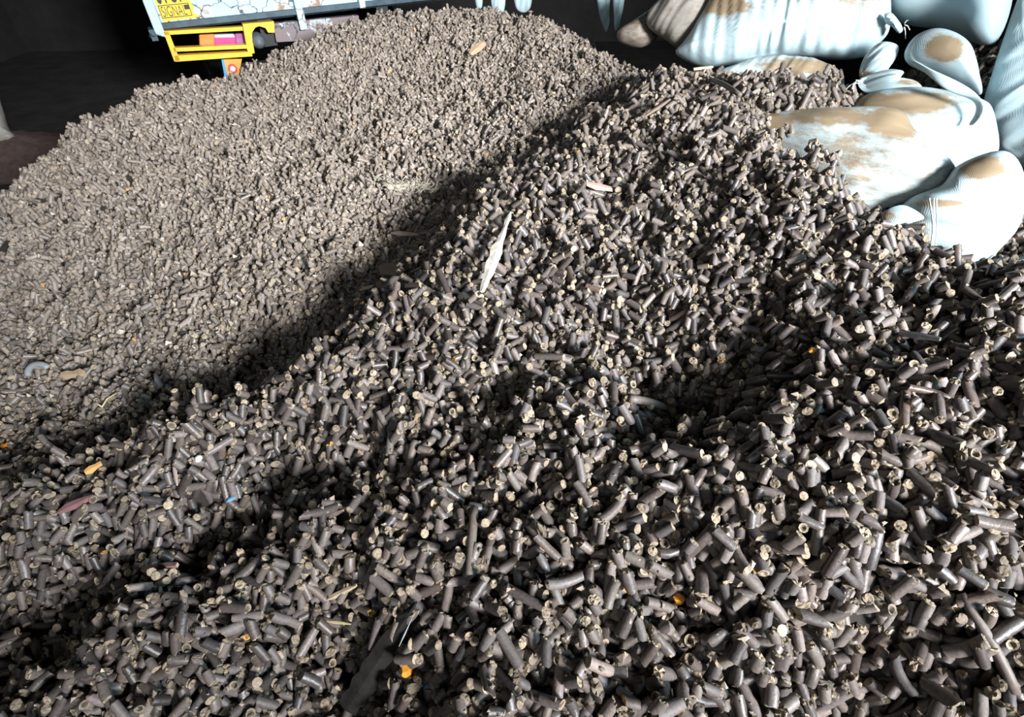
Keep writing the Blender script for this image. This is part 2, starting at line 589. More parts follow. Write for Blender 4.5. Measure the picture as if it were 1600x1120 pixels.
# ------------------------------------------------------------------ words that single out the near pellets
LANDMARKS = [((1060, 937), 'by the orange chip on the near slope'), ((640, 1040), 'around the orange lump beside the plank'),
             ((560, 1040), 'along the black plank'), ((1535, 1010), 'beside the long thin corner pellet'),
             ((1430, 536), 'near the flat grey bark strip'), ((868, 795), 'in the middle of the near slope'),
             ((255, 894), 'around the pink bark chip'), ((1050, 660), 'around the dark dip in the near slope'),
             ((1300, 900), 'between orange chip and long thin pellet'), ((1480, 760), 'on the slope below the grey bark strip'),
             ((1000, 1070), 'at the bottom edge below the orange chip'), ((800, 980), 'between the orange chip and the black plank'),
             ((120, 1040), 'at the foot below the pink bark'), ((535, 930), 'near the cream wood sliver')]
kx, ky, kt = project(CEN[KEEP])
for m_, i in enumerate(KEEP):
    me = raw_mesh('pellet', [pellet_mesh(np.array([i]), 14, 6, True, CEN[i])[:5]], M_PEL)
    o = bpy.data.objects.new('pellet', me)
    COL.objects.link(o)
    o.location = CEN[i]
    size = 'stubby' if LEN[i] < .036 else 'long' if LEN[i] > .058 else 'short' if LEN[i] < .046 else 'middling'
    fin = 'shiny' if GLOSSY[i] else 'blackish' if TONE[i] < .8 else 'pale brown' if TONE[i] > 1.25 else 'dull brown'
    end = 'hollow-ended' if HOLLOW[i] else 'ragged-ended' if BROKEN[i] else 'clean-cut'
    bend = ' bent' if CURVED[i] and LEN[i] > .045 else ''
    where = min(LANDMARKS, key=lambda l: (l[0][0] - kx[m_]) ** 2 + (l[0][1] - ky[m_]) ** 2)[1]
    tag(o, f'{size}{bend} {fin} {end} pellet {where}', 'pellet', 'loose pellets on the near slope')
print('pellets', N, 'verts', len(heap.data.vertices))


def on_heap(px, py, lift=0.0):
    """where the line of sight through a pixel meets the heap"""
    for t in np.arange(0.5, 5.5, 0.004):
        p = at(px, py, t)
        if p[2] <= hz(p[0], p[1]):
            return Vector(p) + Vector((0, 0, lift)), t
    return Vector(at(px, py, 3.0)), 3.0


# ------------------------------------------------------------------ sacks
def sack_mat(name, white, dustcol, rough=0.5):
    m, nt, b = nmat(name)
    tc = nt.nodes.new('ShaderNodeTexCoord')
    a = node(nt, 'ShaderNodeAttribute', _attribute_name='dust')
    n = node(nt, 'ShaderNodeTexNoise', Scale=17.0, Detail=10.0, Roughness=0.78)
    mp = node(nt, 'ShaderNodeMapping', Scale=(1.0, 1.0, 2.6))
    nt.links.new(tc.outputs['Object'], mp.inputs['Vector'])
    nt.links.new(mp.outputs[0], n.inputs['Vector'])
    add = node(nt, 'ShaderNodeMath', _operation='ADD')
    nt.links.new(a.outputs['Fac'], add.inputs[0])
    nt.links.new(n.outputs[0], add.inputs[1])
    f = ramp(nt, add.outputs[0], [(0.0, (0, 0, 0)), (0.58, (.04, .04, .04)), (0.80, (.32, .32, .32)), (0.95, (.85, .85, .85)), (1.0, (1, 1, 1))])
    w = node(nt, 'ShaderNodeTexNoise', Scale=5.0, Detail=4.0)
    nt.links.new(tc.outputs['Object'], w.inputs['Vector'])
    wc = ramp(nt, w.outputs[0], [(0.3, tuple(c * .88 for c in white)), (0.7, white)])
    nt.links.new(mixc(nt, f, wc, dustcol), b.inputs['Base Color'])
    b.inputs['Roughness'].default_value = rough
    b.inputs['Specular IOR Level'].default_value = 0.3
    wv = node(nt, 'ShaderNodeTexWave', Scale=90.0, Distortion=1.5)
    nt.links.new(tc.outputs['Object'], wv.inputs['Vector'])
    mx = node(nt, 'ShaderNodeMath', _operation='MULTIPLY_ADD')
    mx.inputs[1].default_value = 0.25
    nt.links.new(wv.outputs['Fac'], mx.inputs[0])
    nt.links.new(n.outputs[0], mx.inputs[2])
    bump(nt, b, mx.outputs[0], 0.25, 0.006)
    return m


M_SACK = sack_mat('woven_sack', (.50, .64, .68), (.27, .20, .125))
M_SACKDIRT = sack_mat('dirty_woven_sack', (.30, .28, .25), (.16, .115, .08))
M_THREAD = simple('frayed_thread', (.70, .76, .76), .7, .1)


def resample(P, n):
    """closed Catmull-Rom through P, n points"""
    P = np.asarray(P, float)
    m = len(P)
    out = []
    seg = np.linalg.norm(np.roll(P, -1, 0) - P, axis=1)
    cum = np.concatenate([[0], np.cumsum(seg)])
    for s_ in np.linspace(0, cum[-1], n, endpoint=False):
        i = min(int(np.searchsorted(cum, s_, 'right')) - 1, m - 1)
        u = (s_ - cum[i]) / max(seg[i], 1e-9)
        p0, p1, p2, p3 = P[i - 1], P[i], P[(i + 1) % m], P[(i + 2) % m]
        out.append(.5 * (2 * p1 + (p2 - p0) * u + (2 * p0 - 5 * p1 + 4 * p2 - p3) * u * u + (3 * p1 - p0 - 3 * p2 + p3) * u ** 3))
    return np.array(out)


def pillow(name, outline, t, thick, mat, tilt=30, turn=0, back=.7, wr=(0, 6, 30, .012), dust=(), base_dust=0.0, parent=None, seed=0,
           nt_=160, nr_=30, kexp=2.6, fold=0.0, soft=.55):
    """a stuffed sack: its outline lies on a plane standing at depth t, and it bulges on both faces.
    wr = direction in degrees, frequency along, frequency across, depth of the creases"""
    P = resample(outline, nt_)
    c = np.mean(np.asarray(outline, float), 0)
    pc = at(c[0], c[1], t)
    tow = EYE - pc
    az = math.atan2(tow[1], tow[0]) + R(turn)
    n = np.array([math.cos(az) * math.cos(R(tilt)), math.sin(az) * math.cos(R(tilt)), math.sin(R(tilt))])
    ex = np.cross([0, 0, 1], n)
    ex /= np.linalg.norm(ex)
    ey = np.cross(n, ex)

    def onplane(q):
        d = at(q[0], q[1], 1.0) - EYE
        return EYE + d * (((pc - EYE) @ n) / (d @ n))

    B = np.array([onplane(q) for q in P])
    C = onplane(c)
    fr = np.linspace(0, 1, nr_ + 1)[1:]
    fr = 1 - (1 - fr) ** 1.5
    fr[-1] = 1.0
    V, D = [], []
    wa = R(wr[0])

    def vert(rho, i, sgn):
        p = C + rho * (B[i] - C)
        a, b_ = (p - C) @ ex, (p - C) @ ey
        ua, ub = a * math.cos(wa) + b_ * math.sin(wa), -a * math.sin(wa) + b_ * math.cos(wa)
        e = (1 - rho ** kexp) ** soft
        h = thick * e * (1 if sgn > 0 else -back)
        w = mnoise.noise(Vector((ua * wr[1], ub * wr[2], seed + sgn * 3))) + .5 * mnoise.noise(Vector((ua * wr[1] * 2, ub * wr[2] * 2.2, seed + 7)))
        w -= 1.3 * abs(mnoise.noise(Vector((ua * wr[1] * .8 + .3 * ub, ub * wr[2] * .6, seed + 40)))) - .3
        lump = mnoise.noise(Vector((a * 5, b_ * 5, seed + 20))) * thick * .22
        env = min(1, (1 - rho) * 6)
        h += (w * wr[3] + lump) * env * sgn
        if fold:
            h -= sgn * fold * math.exp(-(ub / .02) ** 2) * env
        q = p + n * h
        V.append(q)
        x, y, _ = project(q[None])
        dv = base_dust + .10 * (n[2] if sgn > 0 else 0)
        for dx, dy, rx, ry, s_ in dust:
            d2 = ((x[0] - dx) / rx) ** 2 + ((y[0] - dy) / ry) ** 2
            dv = max(dv, s_ * min(1, max(0, 1.6 - d2 ** .5 * 1.2)))
        D.append(dv)

    vert(0.0, 0, 1)
    for rho in fr:
        for i in range(nt_):
            vert(rho, i, 1)
    for rho in fr[-2::-1]:
        for i in range(nt_):
            vert(rho, i, -1)
    vert(0.0, 0, -1)
    nring = 2 * len(fr) - 1
    f = [(0, 1 + i, 1 + (i + 1) % nt_) for i in range(nt_)]
    for k_ in range(nring - 1):
        a0, b0 = 1 + k_ * nt_, 1 + (k_ + 1) * nt_
        f += [(a0 + i, b0 + i, b0 + (i + 1) % nt_, a0 + (i + 1) % nt_) for i in range(nt_)]
    last = len(V) - 1
    a0 = 1 + (nring - 1) * nt_
    f += [(a0 + (i + 1) % nt_, a0 + i, last) for i in range(nt_)]
    # outline direction decides which way the faces look
    ar = sum(P[i][0] * P[(i + 1) % nt_][1] - P[(i + 1) % nt_][0] * P[i][1] for i in range(nt_))
    if ar > 0:
        f = [q[::-1] for q in f]
    org = Vector(C) if parent is None else Vector((0, 0, 0))
    if parent is not None:
        org = parent.matrix_world.translation if parent.parent is None else org
        org = parent.location.copy()
    o = link(name, [Vector(v) - org for v in V], f, mat)
    da = o.data.attributes.new('dust', 'FLOAT', 'POINT')
    da.data.foreach_set('value', np.array(D, np.float32))
    if parent is None:
        o.location = org
    else:
        o.parent = parent
    return o


def threads(name, px, py, t, n, size, parent, seed=1):
    g = random.Random(seed)
    m = MB()
    p = Vector(at(px, py, t)) - parent.location
    for _ in range(n):
        d = Vector((g.uniform(-1, 1), g.uniform(-1, .2), g.uniform(-.8, 1)))
        q = p + Vector((g.uniform(-1, 1), g.uniform(-1, 1), g.uniform(-1, 1))) * size * .25
        m.tube([q, q + d * size * .5, q + d * size + Vector((0, 0, -size * .3))], .0016, 4)
    o = m.build(name, M_THREAD, parent)
    o['kind'] = 'stuff'
    return o


GS = 'filled woven sacks stacked beside the heap'
big = pillow('woven_sack', [(1056, 84), (1066, 68), (1078, 52), (1100, 15), (1130, -30), (1210, -75), (1330, -80), (1385, -50), (1392, 0), (1390, 45), (1376, 66),
                            (1352, 88), (1310, 94), (1250, 90), (1212, 91), (1180, 95), (1140, 103), (1095, 105)], 2.72, .16, M_SACK, tilt=18,
             wr=(97, 2.0, 32, .015), dust=((1130, 8, 60, 22, .55), (1230, -20, 130, 26, .5), (1340, -10, 60, 30, .45)), seed=3)
tag(big, 'large wrinkled white sack lying on its side above the heap, brown dust along its top', 'sack', GS)
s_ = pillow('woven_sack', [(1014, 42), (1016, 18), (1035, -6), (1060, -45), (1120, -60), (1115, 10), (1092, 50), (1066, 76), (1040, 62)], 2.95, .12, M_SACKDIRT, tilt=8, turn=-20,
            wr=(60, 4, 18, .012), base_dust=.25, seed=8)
tag(s_, 'dark dusty sack in shade tucked behind the large wrinkled white sack', 'sack', GS)
s_ = pillow('woven_sack', [(1120, 118), (1150, 102), (1185, 91), (1250, 92), (1296, 103), (1318, 122), (1310, 150), (1250, 160), (1160, 150)], 2.62, .07, M_SACK, tilt=45,
            wr=(70, 4, 24, .008), dust=((1250, 104, 90, 18, .55),), base_dust=.2, seed=12)
tag(s_, 'half-buried flat sack pressed under the large wrinkled white sack', 'sack', GS)
top = pillow('woven_sack', [(1376, -30), (1379, 10), (1411, 37), (1462, 46), (1509, 62), (1536, 71), (1558, 64), (1577, 22), (1582, -25), (1560, -70), (1480, -90), (1410, -70)], 2.52, .17,
             M_SACK, tilt=12, wr=(20, 3, 5, .010), dust=(), seed=15)
tag(top, 'smooth plump white sack on top of the stack, with a clean face', 'sack', GS)
tall = pillow('woven_sack', [(1536, 170), (1552, 110), (1572, 50), (1590, 0), (1610, -40), (1680, -60), (1720, 60), (1700, 260), (1640, 290), (1600, 262), (1568, 240), (1552, 215)], 2.18, .10,
              M_SACK, tilt=10, turn=-8, wr=(52, 2.5, 12, .022), dust=(), seed=18)
tag(tall, 'tall white sack standing upright at the outer end of the stack', 'sack', GS)
mid = pillow('woven_sack', [(1330, 172), (1350, 152), (1385, 144), (1440, 141), (1490, 147), (1535, 160), (1552, 178), (1560, 235), (1535, 247), (1500, 258), (1450, 280), (1390, 270), (1340, 220)],
             2.24, .12, M_SACK, tilt=38, wr=(14, 3, 18, .014), dust=((1430, 160, 75, 22, .62), (1370, 158, 50, 16, .6)), seed=21)
tag(mid, 'white sack with a brown dusty top lying under the open-mouthed sack', 'sack', GS)
opn = pillow('woven_sack', [(1413, 84), (1424, 63), (1444, 50), (1467, 47), (1493, 55), (1514, 71), (1524, 93), (1530, 120), (1533, 147), (1505, 140), (1475, 128), (1446, 113), (1420, 100)],
             2.26, .10, M_SACK, tilt=30, wr=(10, 3, 10, .008), dust=((1476, 76, 34, 24, .75),), seed=25)
tag(opn, 'rounded sack with its open lip curling down, brown dust patch on the bulge', 'sack', GS)
# the curled lip of the open sack: a thick cloth band
m = MB()
lip = [((1418, 98), (1424, 90)), ((1446, 113), (1450, 106)), ((1462, 130), (1480, 118)), ((1478, 142), (1505, 130)), ((1500, 150), (1524, 142)), ((1520, 156), (1537, 158)),
       ((1526, 168), (1540, 170)), ((1521, 184), (1534, 184)), ((1510, 196), (1520, 198))]
tl = [2.10, 2.08, 2.06, 2.05, 2.05, 2.05, 2.05, 2.06, 2.08]
vv, ff = [], []
for (a_, b_), t_ in zip(lip, tl):
    for q, dt in ((a_, 0), (b_, -.03), (b_, -.022), (a_, .012)):
        vv.append(Vector(at(*q, t_ + dt)) - opn.location)
for k_ in range(len(lip) - 1):
    for e in range(4):
        ff.append((k_ * 4 + e, k_ * 4 + (e + 1) % 4, k_ * 4 + 4 + (e + 1) % 4, k_ * 4 + 4 + e))
ff += [(3, 2, 1, 0), tuple(range(len(vv) - 4, len(vv)))]
lo = link('sack_lip', vv, ff, M_SACK, opn)
sd = lo.modifiers.new('smooth', 'SUBSURF')
sd.levels = sd.render_levels = 2
lo['label'] = 'thin grey-white lip of cloth curling over the gap'
# crumpled empty sack
cr = pillow('crumpled_sack', [(1344, 122), (1350, 90), (1376, 66), (1402, 70), (1402, 86), (1390, 105), (1378, 118)], 2.38, .07, M_SACK, tilt=20, wr=(55, 3, 22, .022), fold=.02, kexp=1.6, soft=.9, dust=((1352, 118, 18, 10, .5),), seed=31)
tag(cr, 'crumpled slack white sack with frayed threads between the large and the open sack', 'sack')
pillow('cloth_fold', [(1343, 124), (1384, 109), (1412, 112), (1404, 128), (1440, 134), (1420, 143), (1378, 149), (1348, 142)], 2.3, .06, M_SACK, tilt=35, wr=(15, 3, 24, .022), kexp=1.6, soft=.9, dust=((1420, 128, 26, 6, .5),), parent=cr, seed=33)
pillow('tied_neck', [(1382, 22), (1393, 20), (1404, 32), (1411, 46), (1404, 52), (1394, 42), (1384, 36)], 2.47, .03, M_SACK, tilt=10, wr=(40, 6, 60, .014), kexp=1.6, soft=.9, parent=cr, seed=35, nt_=64, nr_=12)
threads('frayed_thread', 1336, 128, 2.2, 9, .035, cr, 4)
threads('frayed_thread', 1410, 40, 2.36, 6, .035, cr, 5)
dusty = pillow('woven_sack', [(1160, 205), (1180, 185), (1240, 176), (1310, 172), (1402, 174), (1432, 208), (1458, 229), (1488, 255), (1497, 283), (1472, 304), (1424, 315), (1358, 329),
                              (1320, 330), (1250, 290), (1200, 240)], 2.00, .12, M_SACK, tilt=42, turn=-14, back=.35, wr=(8, 4, 30, .008),
               dust=((1400, 190, 62, 34, .62), (1300, 182, 110, 20, .55), (1330, 250, 110, 66, .40), (1200, 190, 50, 30, .55), (1445, 270, 40, 40, .32)), base_dust=.25, seed=41)
tag(dusty, 'wide flat sack smeared with brown dust, half covered by the heap', 'sack', GS)
low = pillow('woven_sack', [(1400, 340), (1420, 312), (1470, 290), (1494, 262), (1532, 243), (1568, 236), (1590, 249), (1602, 280), (1602, 320), (1591, 356), (1564, 388), (1540, 410),
                            (1500, 425), (1440, 405), (1405, 375)], 1.80, .13, M_SACK, tilt=25, turn=-6, back=.35, wr=(8, 3, 20, .011),
             dust=((1535, 262, 44, 22, .70), (1470, 318, 44, 8, .55), (1420, 355, 40, 30, .40)), base_dust=.08, seed=45)
tag(low, 'bright bulging white sack lowest in the stack, tan dust on its shoulder', 'sack', GS)
pillow('loose_flap', [(1378, 334), (1410, 320), (1444, 339), (1425, 348), (1407, 355), (1390, 350)], 1.60, .018, M_SACK, tilt=40, wr=(30, 6, 30, .010), kexp=1.4, soft=1.0, dust=((1385, 337, 16, 10, .5),), parent=low, seed=47, nt_=48, nr_=8)
m = MB()
for x0, x1 in ((1452, 1458), (1459, 1455), (1463, 1462)):
    m.tube([Vector(at(x0, 310, 1.66)) - low.location, Vector(at((x0 + x1) / 2 + 2, 345, 1.62)) - low.location, Vector(at(x1, 385, 1.56)) - low.location], .0022, 5)
m.build('stitching_thread', M_THREAD, low)
# sacks in the dark gap behind the heap
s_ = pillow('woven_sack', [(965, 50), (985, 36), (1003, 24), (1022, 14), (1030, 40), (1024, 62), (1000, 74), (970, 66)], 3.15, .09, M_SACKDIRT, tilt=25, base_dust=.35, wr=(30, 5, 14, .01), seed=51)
tag(s_, 'dim brown sack slumped in the dark gap behind the heap', 'sack', GS)
hang = pillow('torn_sack', [(905, -60), (985, -70), (985, -12), (978, -2), (930, -2), (915, -14)], 3.75, .06, M_SACK, tilt=0, wr=(80, 3, 20, .01), seed=55)
tag(hang, 'torn pale sack in the dark gap with two strips hanging down', 'sack')
pillow('hanging_strip', [(932, -20), (952, -20), (952, 20), (952, 38), (947, 50), (941, 36), (936, 20)], 3.68, .02, M_SACK, tilt=0, wr=(75, 4, 40, .012), parent=hang, seed=57, nt_=64, nr_=10)
pillow('hanging_strip', [(958, -20), (976, -20), (975, 6), (968, 40), (961, 48), (959, 20)], 3.70, .02, M_SACK, tilt=0, wr=(85, 4, 50, .015), parent=hang, seed=58, nt_=64, nr_=10)
clo = pillow('draped_cloth', [(735, -60), (850, -60), (838, -12), (800, -4), (742, -10)], 4.4, .05, M_SACK, tilt=0, wr=(88, 3, 20, .012), seed=61)
tag(clo, 'pale blue cloth hanging in three ends over the crest of the far heap', 'cloth')
for k_, (a_, b_, c_) in enumerate(((741, 753, 14), (767, 788, 26), (803, 829, 20))):
    pillow('hanging_end', [(a_, -30), (b_, -30), (b_ + 1, c_ * .4), ((a_ + b_) / 2 + 3, c_), (a_ + 2, c_ * .5)], 4.33, .03, M_SACK, tilt=0, wr=(85, 4, 30, .01), parent=clo, seed=63 + k_, nt_=48, nr_=10)

# dim things at the far left
m = MB()
g = np.random.default_rng(5)
n_, r_ = 40, 14
mv = [(-4.5, 4.95, .24)]
for k_ in range(1, r_ + 1):
    for q in range(n_):
        a_ = 2 * math.pi * q / n_
        rr = .8 * k_ / r_
        mv.append((-4.5 + rr * math.cos(a_) * 1.1, 4.95 + rr * math.sin(a_) * .75, max(0.0, .24 * (1 -(k_ / r_) ** 1.2) + g.normal(0, .008) * (k_ < r_))))
mf = [(0, 1 + q, 1 + (q + 1) % n_) for q in range(n_)]
for k_ in range(r_ - 1):
    mf += [(1 + k_ * n_ + q, 1 + (k_ + 1) * n_ + q, 1 + (k_ + 1) * n_ + (q + 1) % n_, 1 + k_ * n_ + (q + 1) % n_) for q in range(n_)]
tag(link('dust_mound', mv, mf, simple('brown_dust', (.10, .065, .055), .95, .3, 20)), 'low mound of brown dust on the dark floor beyond the heap', 'dust', kind='stuff')
s_ = pillow('paper_sack', [(-70, 110), (-10, 140), (4, 168), (14, 200), (28, 216), (26, 230), (-10, 234), (-70, 238)], 4.75, .16, sack_mat('grey_paper', (.40, .38, .34), (.22, .17, .12)), tilt=15, base_dust=.2, seed=71)
tag(s_, 'pale grey sack leaning on the dust mound in the dark corner', 'sack')

# ------------------------------------------------------------------ the truck
P0 = at(258, 45, 3.9)
P1 = at(542, 17, 4.388)
dirx = P1 - P0
YAW = math.atan2(dirx[1], dirx[0])
EX = np.array([math.cos(YAW), math.sin(YAW), 0])
EYT = np.array([-math.sin(YAW), math.cos(YAW), 0])


def L(px, py, off=0.0):
    """x, z on the rear plane of the truck (moved off metres towards the cab) for a pixel"""
    d = at(px, py, 1.0) - EYE
    p0 = P0 + EYT * off
    q = EYE + d * (((p0 - EYE) @ EYT) / (d @ EYT))
    return float((q - P0) @ EX), float(q[2])


def peeling(name, paint, under, rust, thr):
    m, nt, b = nmat(name)
    tc = nt.nodes.new('ShaderNodeTexCoord')
    n = node(nt, 'ShaderNodeTexNoise', Scale=5.0, Detail=7.0, Roughness=0.6)
    v = node(nt, 'ShaderNodeTexVoronoi', Scale=5.5, _feature='DISTANCE_TO_EDGE')
    dn = node(nt, 'ShaderNodeTexNoise', Scale=9.0, Detail=5.0)
    nt.links.new(tc.outputs['Object'], dn.inputs['Vector'])
    vm = mixc(nt, .12, tc.outputs['Object'], dn.outputs['Color'])
    nt.links.new(vm, v.inputs['Vector'])
    nt.links.new(tc.outputs['Object'], n.inputs['Vector'])
    c1 = mixc(nt, ramp(nt, n.outputs[0], [(thr, (0, 0, 0)), (thr + .03, (1, 1, 1))]), paint, under)
    c2 = mixc(nt, ramp(nt, n.outputs[0], [(thr + .06, (0, 0, 0)), (thr + .10, (1, 1, 1))]), c1, rust)
    c3 = mixc(nt, ramp(nt, v.outputs[0], [(0.006, (1, 1, 1)), (0.016, (0, 0, 0))]), c2, (.03, .04, .05))
    nt.links.new(c3, b.inputs['Base Color'])
    b.inputs['Roughness'].default_value = .5
    bump(nt, b, n.outputs[0], .4, .01)
    return m


M_BLUE = peeling('peeling_pale_blue_paint', (.40, .56, .61), (.46, .48, .47), (.26, .16, .10), .53)
M_STEELBLUE = simple('dark_blue_steel', (.045, .075, .095), .5, .4, 12)
M_YEL = simple('yellow_paint', (.78, .46, .03), .45, .12, 14)
M_SIGNY = simple('sign_yellow_paint', (.82, .52, .03), .5, .1, 10)
M_BLK = simple('black_paint', (.012, .012, .012), .5, .2)
M_RUST = peeling('rusty_crossmember', (.17, .13, .13), (.38, .40, .42), (.12, .07, .05), .52)
M_RUB = simple('tyre_rubber', (.015, .015, .016), .8, .3)
truck = empty('truck', (P0[0], P0[1], 0), 'parked truck seen from behind, pale blue peeling tailgate and yellow bumper frame', 'truck')
truck.rotation_euler = (0, 0, YAW)
zb, zt = L(258, 45)[1], L(255, 35)[1]
W_ = 2.35
x0 = L(246, 20)[0]
MB().box(x0, x0 + W_, 0, .05, zt - .01, zt + 1.0).build('tailgate', M_BLUE, truck, bevel=.004)
MB().box(x0 - .02, x0 + W_ + .02, -.035, .08, zb, zt).build('bottom_rail', M_STEELBLUE, truck, bevel=.006)
xs = L(250, 22)[0]
MB().prism([(xs - .075, zb - .02), (xs - .015, zb - .05), (xs - .005, zt + 1.0), (xs - .075, zt + 1.0)], -.05, .06).build('corner_post', M_BLUE, truck, bevel=.005)
for zz in (zb - .04, zb + .22, zb + .48):
    hm = MB()
    hm.tube([(xs - .085, -.05, zz + .03), (xs - .105, .02, zz), (xs - .09, .10, zz - .03)], .020, 8)
    hm.box(xs - .11, xs - .07, -.04, .08, zz - .02, zz + .05)
    hm.build('hinge', M_STEELBLUE, truck)
for px, py, wd, lo_ in ((466, 15, .055, .10), (564, 8, .05, .0), (700, 0, .05, .0)):
    xx = L(px, py)[0]
    MB().box(xx - wd / 2, xx + wd / 2, -.05, 0, zb - lo_, zt + 1.0).build('strap_bar', M_BLUE, truck, bevel=.004)
# yellow board with the words
xa, xb = L(244, 6)[0], L(306, 20)[0]
g = random.Random(3)
poly = [(xa, zt + .005), (xb + .02, zt + .012)]
for k_ in range(1, 12):
    poly.append((xb + g.uniform(-.035, .03), zt + .012 + .031 * k_))
poly += [(xa, zt + .36)]
sign = MB().prism(poly, -.006, 0).build('sign_board', M_SIGNY, truck)


def text(body, parent, x, z, w, h, y, mat, thin=0.0):
    cu = bpy.data.curves.new('lettering', 'FONT')
    cu.body = body
    cu.extrude = .002
    cu.offset = thin
    to = bpy.data.objects.new('lettering', cu)
    COL.objects.link(to)
    dg = bpy.context.evaluated_depsgraph_get()
    me = bpy.data.meshes.new_from_object(to.evaluated_get(dg))
    bpy.data.objects.remove(to)
    v = np.empty(len(me.vertices) * 3, np.float32)
    me.vertices.foreach_get('co', v)
    v = v.reshape(-1, 3)
    lo_, hi_ = v.min(0), v.max(0)
    q = (v - lo_) / np.maximum(hi_ - lo_, 1e-6)
    out = np.stack([x + q[:, 0] * w, y - q[:, 2] * .004, z + q[:, 1] * h], 1)
    me.vertices.foreach_set('co', out.astype(np.float32).ravel())
    me.materials.clear()
    me.materials.append(mat)
    me.update()
    o = bpy.data.objects.new('lettering', me)
    COL.objects.link(o)
    o.parent = parent
    return o


a0, a1 = L(249, 11), L(292, 9)
text('STOP', sign, a0[0], zt + .110, a1[0] - a0[0], .15, -.006, M_BLK, .012)
b0, b1 = L(254, 29), L(299, 26)
text('SIGNAL', sign, b0[0] + .012, zt + .032, b1[0] - b0[0] - .03, .062, -.006, M_BLK, -.012)
fr_ = MB()
u0, u1, w0, w1 = b0[0], b1[0] + .01, zt + .024, zt + .102
for bx in ((u0, u1, w0, w0 + .004), (u0, u1, w1 - .004, w1), (u0, u0 + .004, w0, w1), (u1 - .004, u1, w0, w1), (u1 - .035, u1 - .004, w0 + .04, w1 - .01)):
    fr_.box(bx[0], bx[1], -.010, -.006, bx[2], bx[3])
fr_.build('lettering_frame', M_BLK, sign)
MB().box(L(690, 4)[0], L(735, 4)[0], -.008, 0, zt, zt + .35).build('yellow_panel', simple('pale_yellow_paint', (.72, .66, .28), .5, .2, 8), truck)


# yellow bumper frame under the tailgate
def quad(*pts):
    return [L(*p, -.03) for p in pts]


bf = MB()
for q in (((255, 48), (378, 41), (379, 47), (257, 54)), ((270, 74), (388, 69), (389, 75), (272, 80)), ((272, 86), (392, 80), (394, 87), (274, 95.5)),
          ((255, 49), (263, 48), (281, 94), (272, 95))):
    bf.prism(quad(*q), -.05, .01)
bf.build('bumper_frame', M_YEL, truck)
MB().prism(quad((378, 36.5), (427, 32.5), (428, 50), (418, 50), (414, 43), (404, 40), (398, 42), (393, 50), (393, 58), (397, 82), (387, 84)), -.055, 0).build('bumper_plate', M_YEL, truck)
bcx, bcz = L(403, 64, -.02)
bm_ = MB()
for k_ in range(1):
    pts = [(bcx, -.10 + .03 * q, bcz) for q in range(6)]
    bm_.tube(pts, [.015, .04, .052, .056, .056, .056], 20)
bm_.build('rubber_buffer', simple('grey_rubber', (.10, .12, .135), .5, .3), truck, True)
MB().prism([L(*p) for p in ((427, 37), (560, 24), (566, 58), (432, 66))], .0, .06).build('crossmember', M_RUST, truck)
for nm, q, c_ in (('orange_lamp', ((311, 54), (335, 53), (336, 72), (312, 73)), (.70, .22, .05)), ('pink_lamp', ((334, 60), (368, 58), (369, 72), (336, 73)), (.62, .05, .20)),
                  ('clear_lamp', ((334, 54), (366, 53), (368, 59), (335, 60)), (.5, .45, .5)), ('purple_lamp', ((367, 53), (388, 52), (390, 71), (369, 72)), (.32, .10, .26))):
    MB().prism([L(*p, .05) for p in q], .05, .10).build(nm, simple(nm, c_, .3, .1, bmp=0), truck, bevel=.008)
fl = [L(*p, .02) for p in ((346, 93), (378, 92), (372, 125), (352, 126))]
flap = MB().prism(fl, .02, .032).build('mud_flap', simple('orange_paint', (.75, .30, .05), .5, .15), truck)
MB().prism([L(*p, .01) for p in ((346, 93), (350, 93), (357, 126), (352, 126))], .008, .022).build('blue_edge', simple('blue_paint', (.06, .32, .62), .5, .1), flap)
cxr, czr = L(364, 108, .0)
for nm, r0, yy, c_ in (('red_ring', .034, .012, (.55, .06, .05)), ('white_dot', .018, .006, (.8, .8, .8))):
    MB().prism([(cxr + r0 * math.cos(2 * math.pi * k_ / 24), czr + r0 * math.sin(2 * math.pi * k_ / 24)) for k_ in range(24)], yy, yy + .009).build(nm, simple(nm, c_, .5, .05), flap)
for nm, q in (('side_panel', (x0 - .02, x0 + .02)), ('side_panel', (x0 + W_ - .04, x0 + W_))):
    MB().box(q[0], q[1], .06, 3.4, zb, zt + 1.0).build(nm, M_BLUE, truck)
MB().box(x0, x0 + W_, .05, 3.4, zb - .02, zb + .05).build('load_bed', M_STEELBLUE, truck)
for xx in (x0 + .65, x0 + W_ - .75):
    MB().box(xx, xx + .1, .05, 3.3, zb - .2, zb - .02).build('chassis_rail', M_BLK, truck)
for xx in (x0 + .25, x0 + W_ - .5):
    ty = MB()
    ty.tube([(xx, 1.3, .48), (xx + .02, 1.3, .48), (xx + .23, 1.3, .48), (xx + .25, 1.3, .48)], [.43, .48, .48, .43], 40)
    w_ = ty.build('wheel', M_RUB, truck, True)
    MB().tube([(xx - .01, 1.3, .48), (xx + .26, 1.3, .48)], .22, 24).build('hub', M_STEELBLUE, w_)
MB().box(x0 + .4, x0 + W_ - .4, 1.25, 1.35, .43, .53).build('axle', M_BLK, truck)


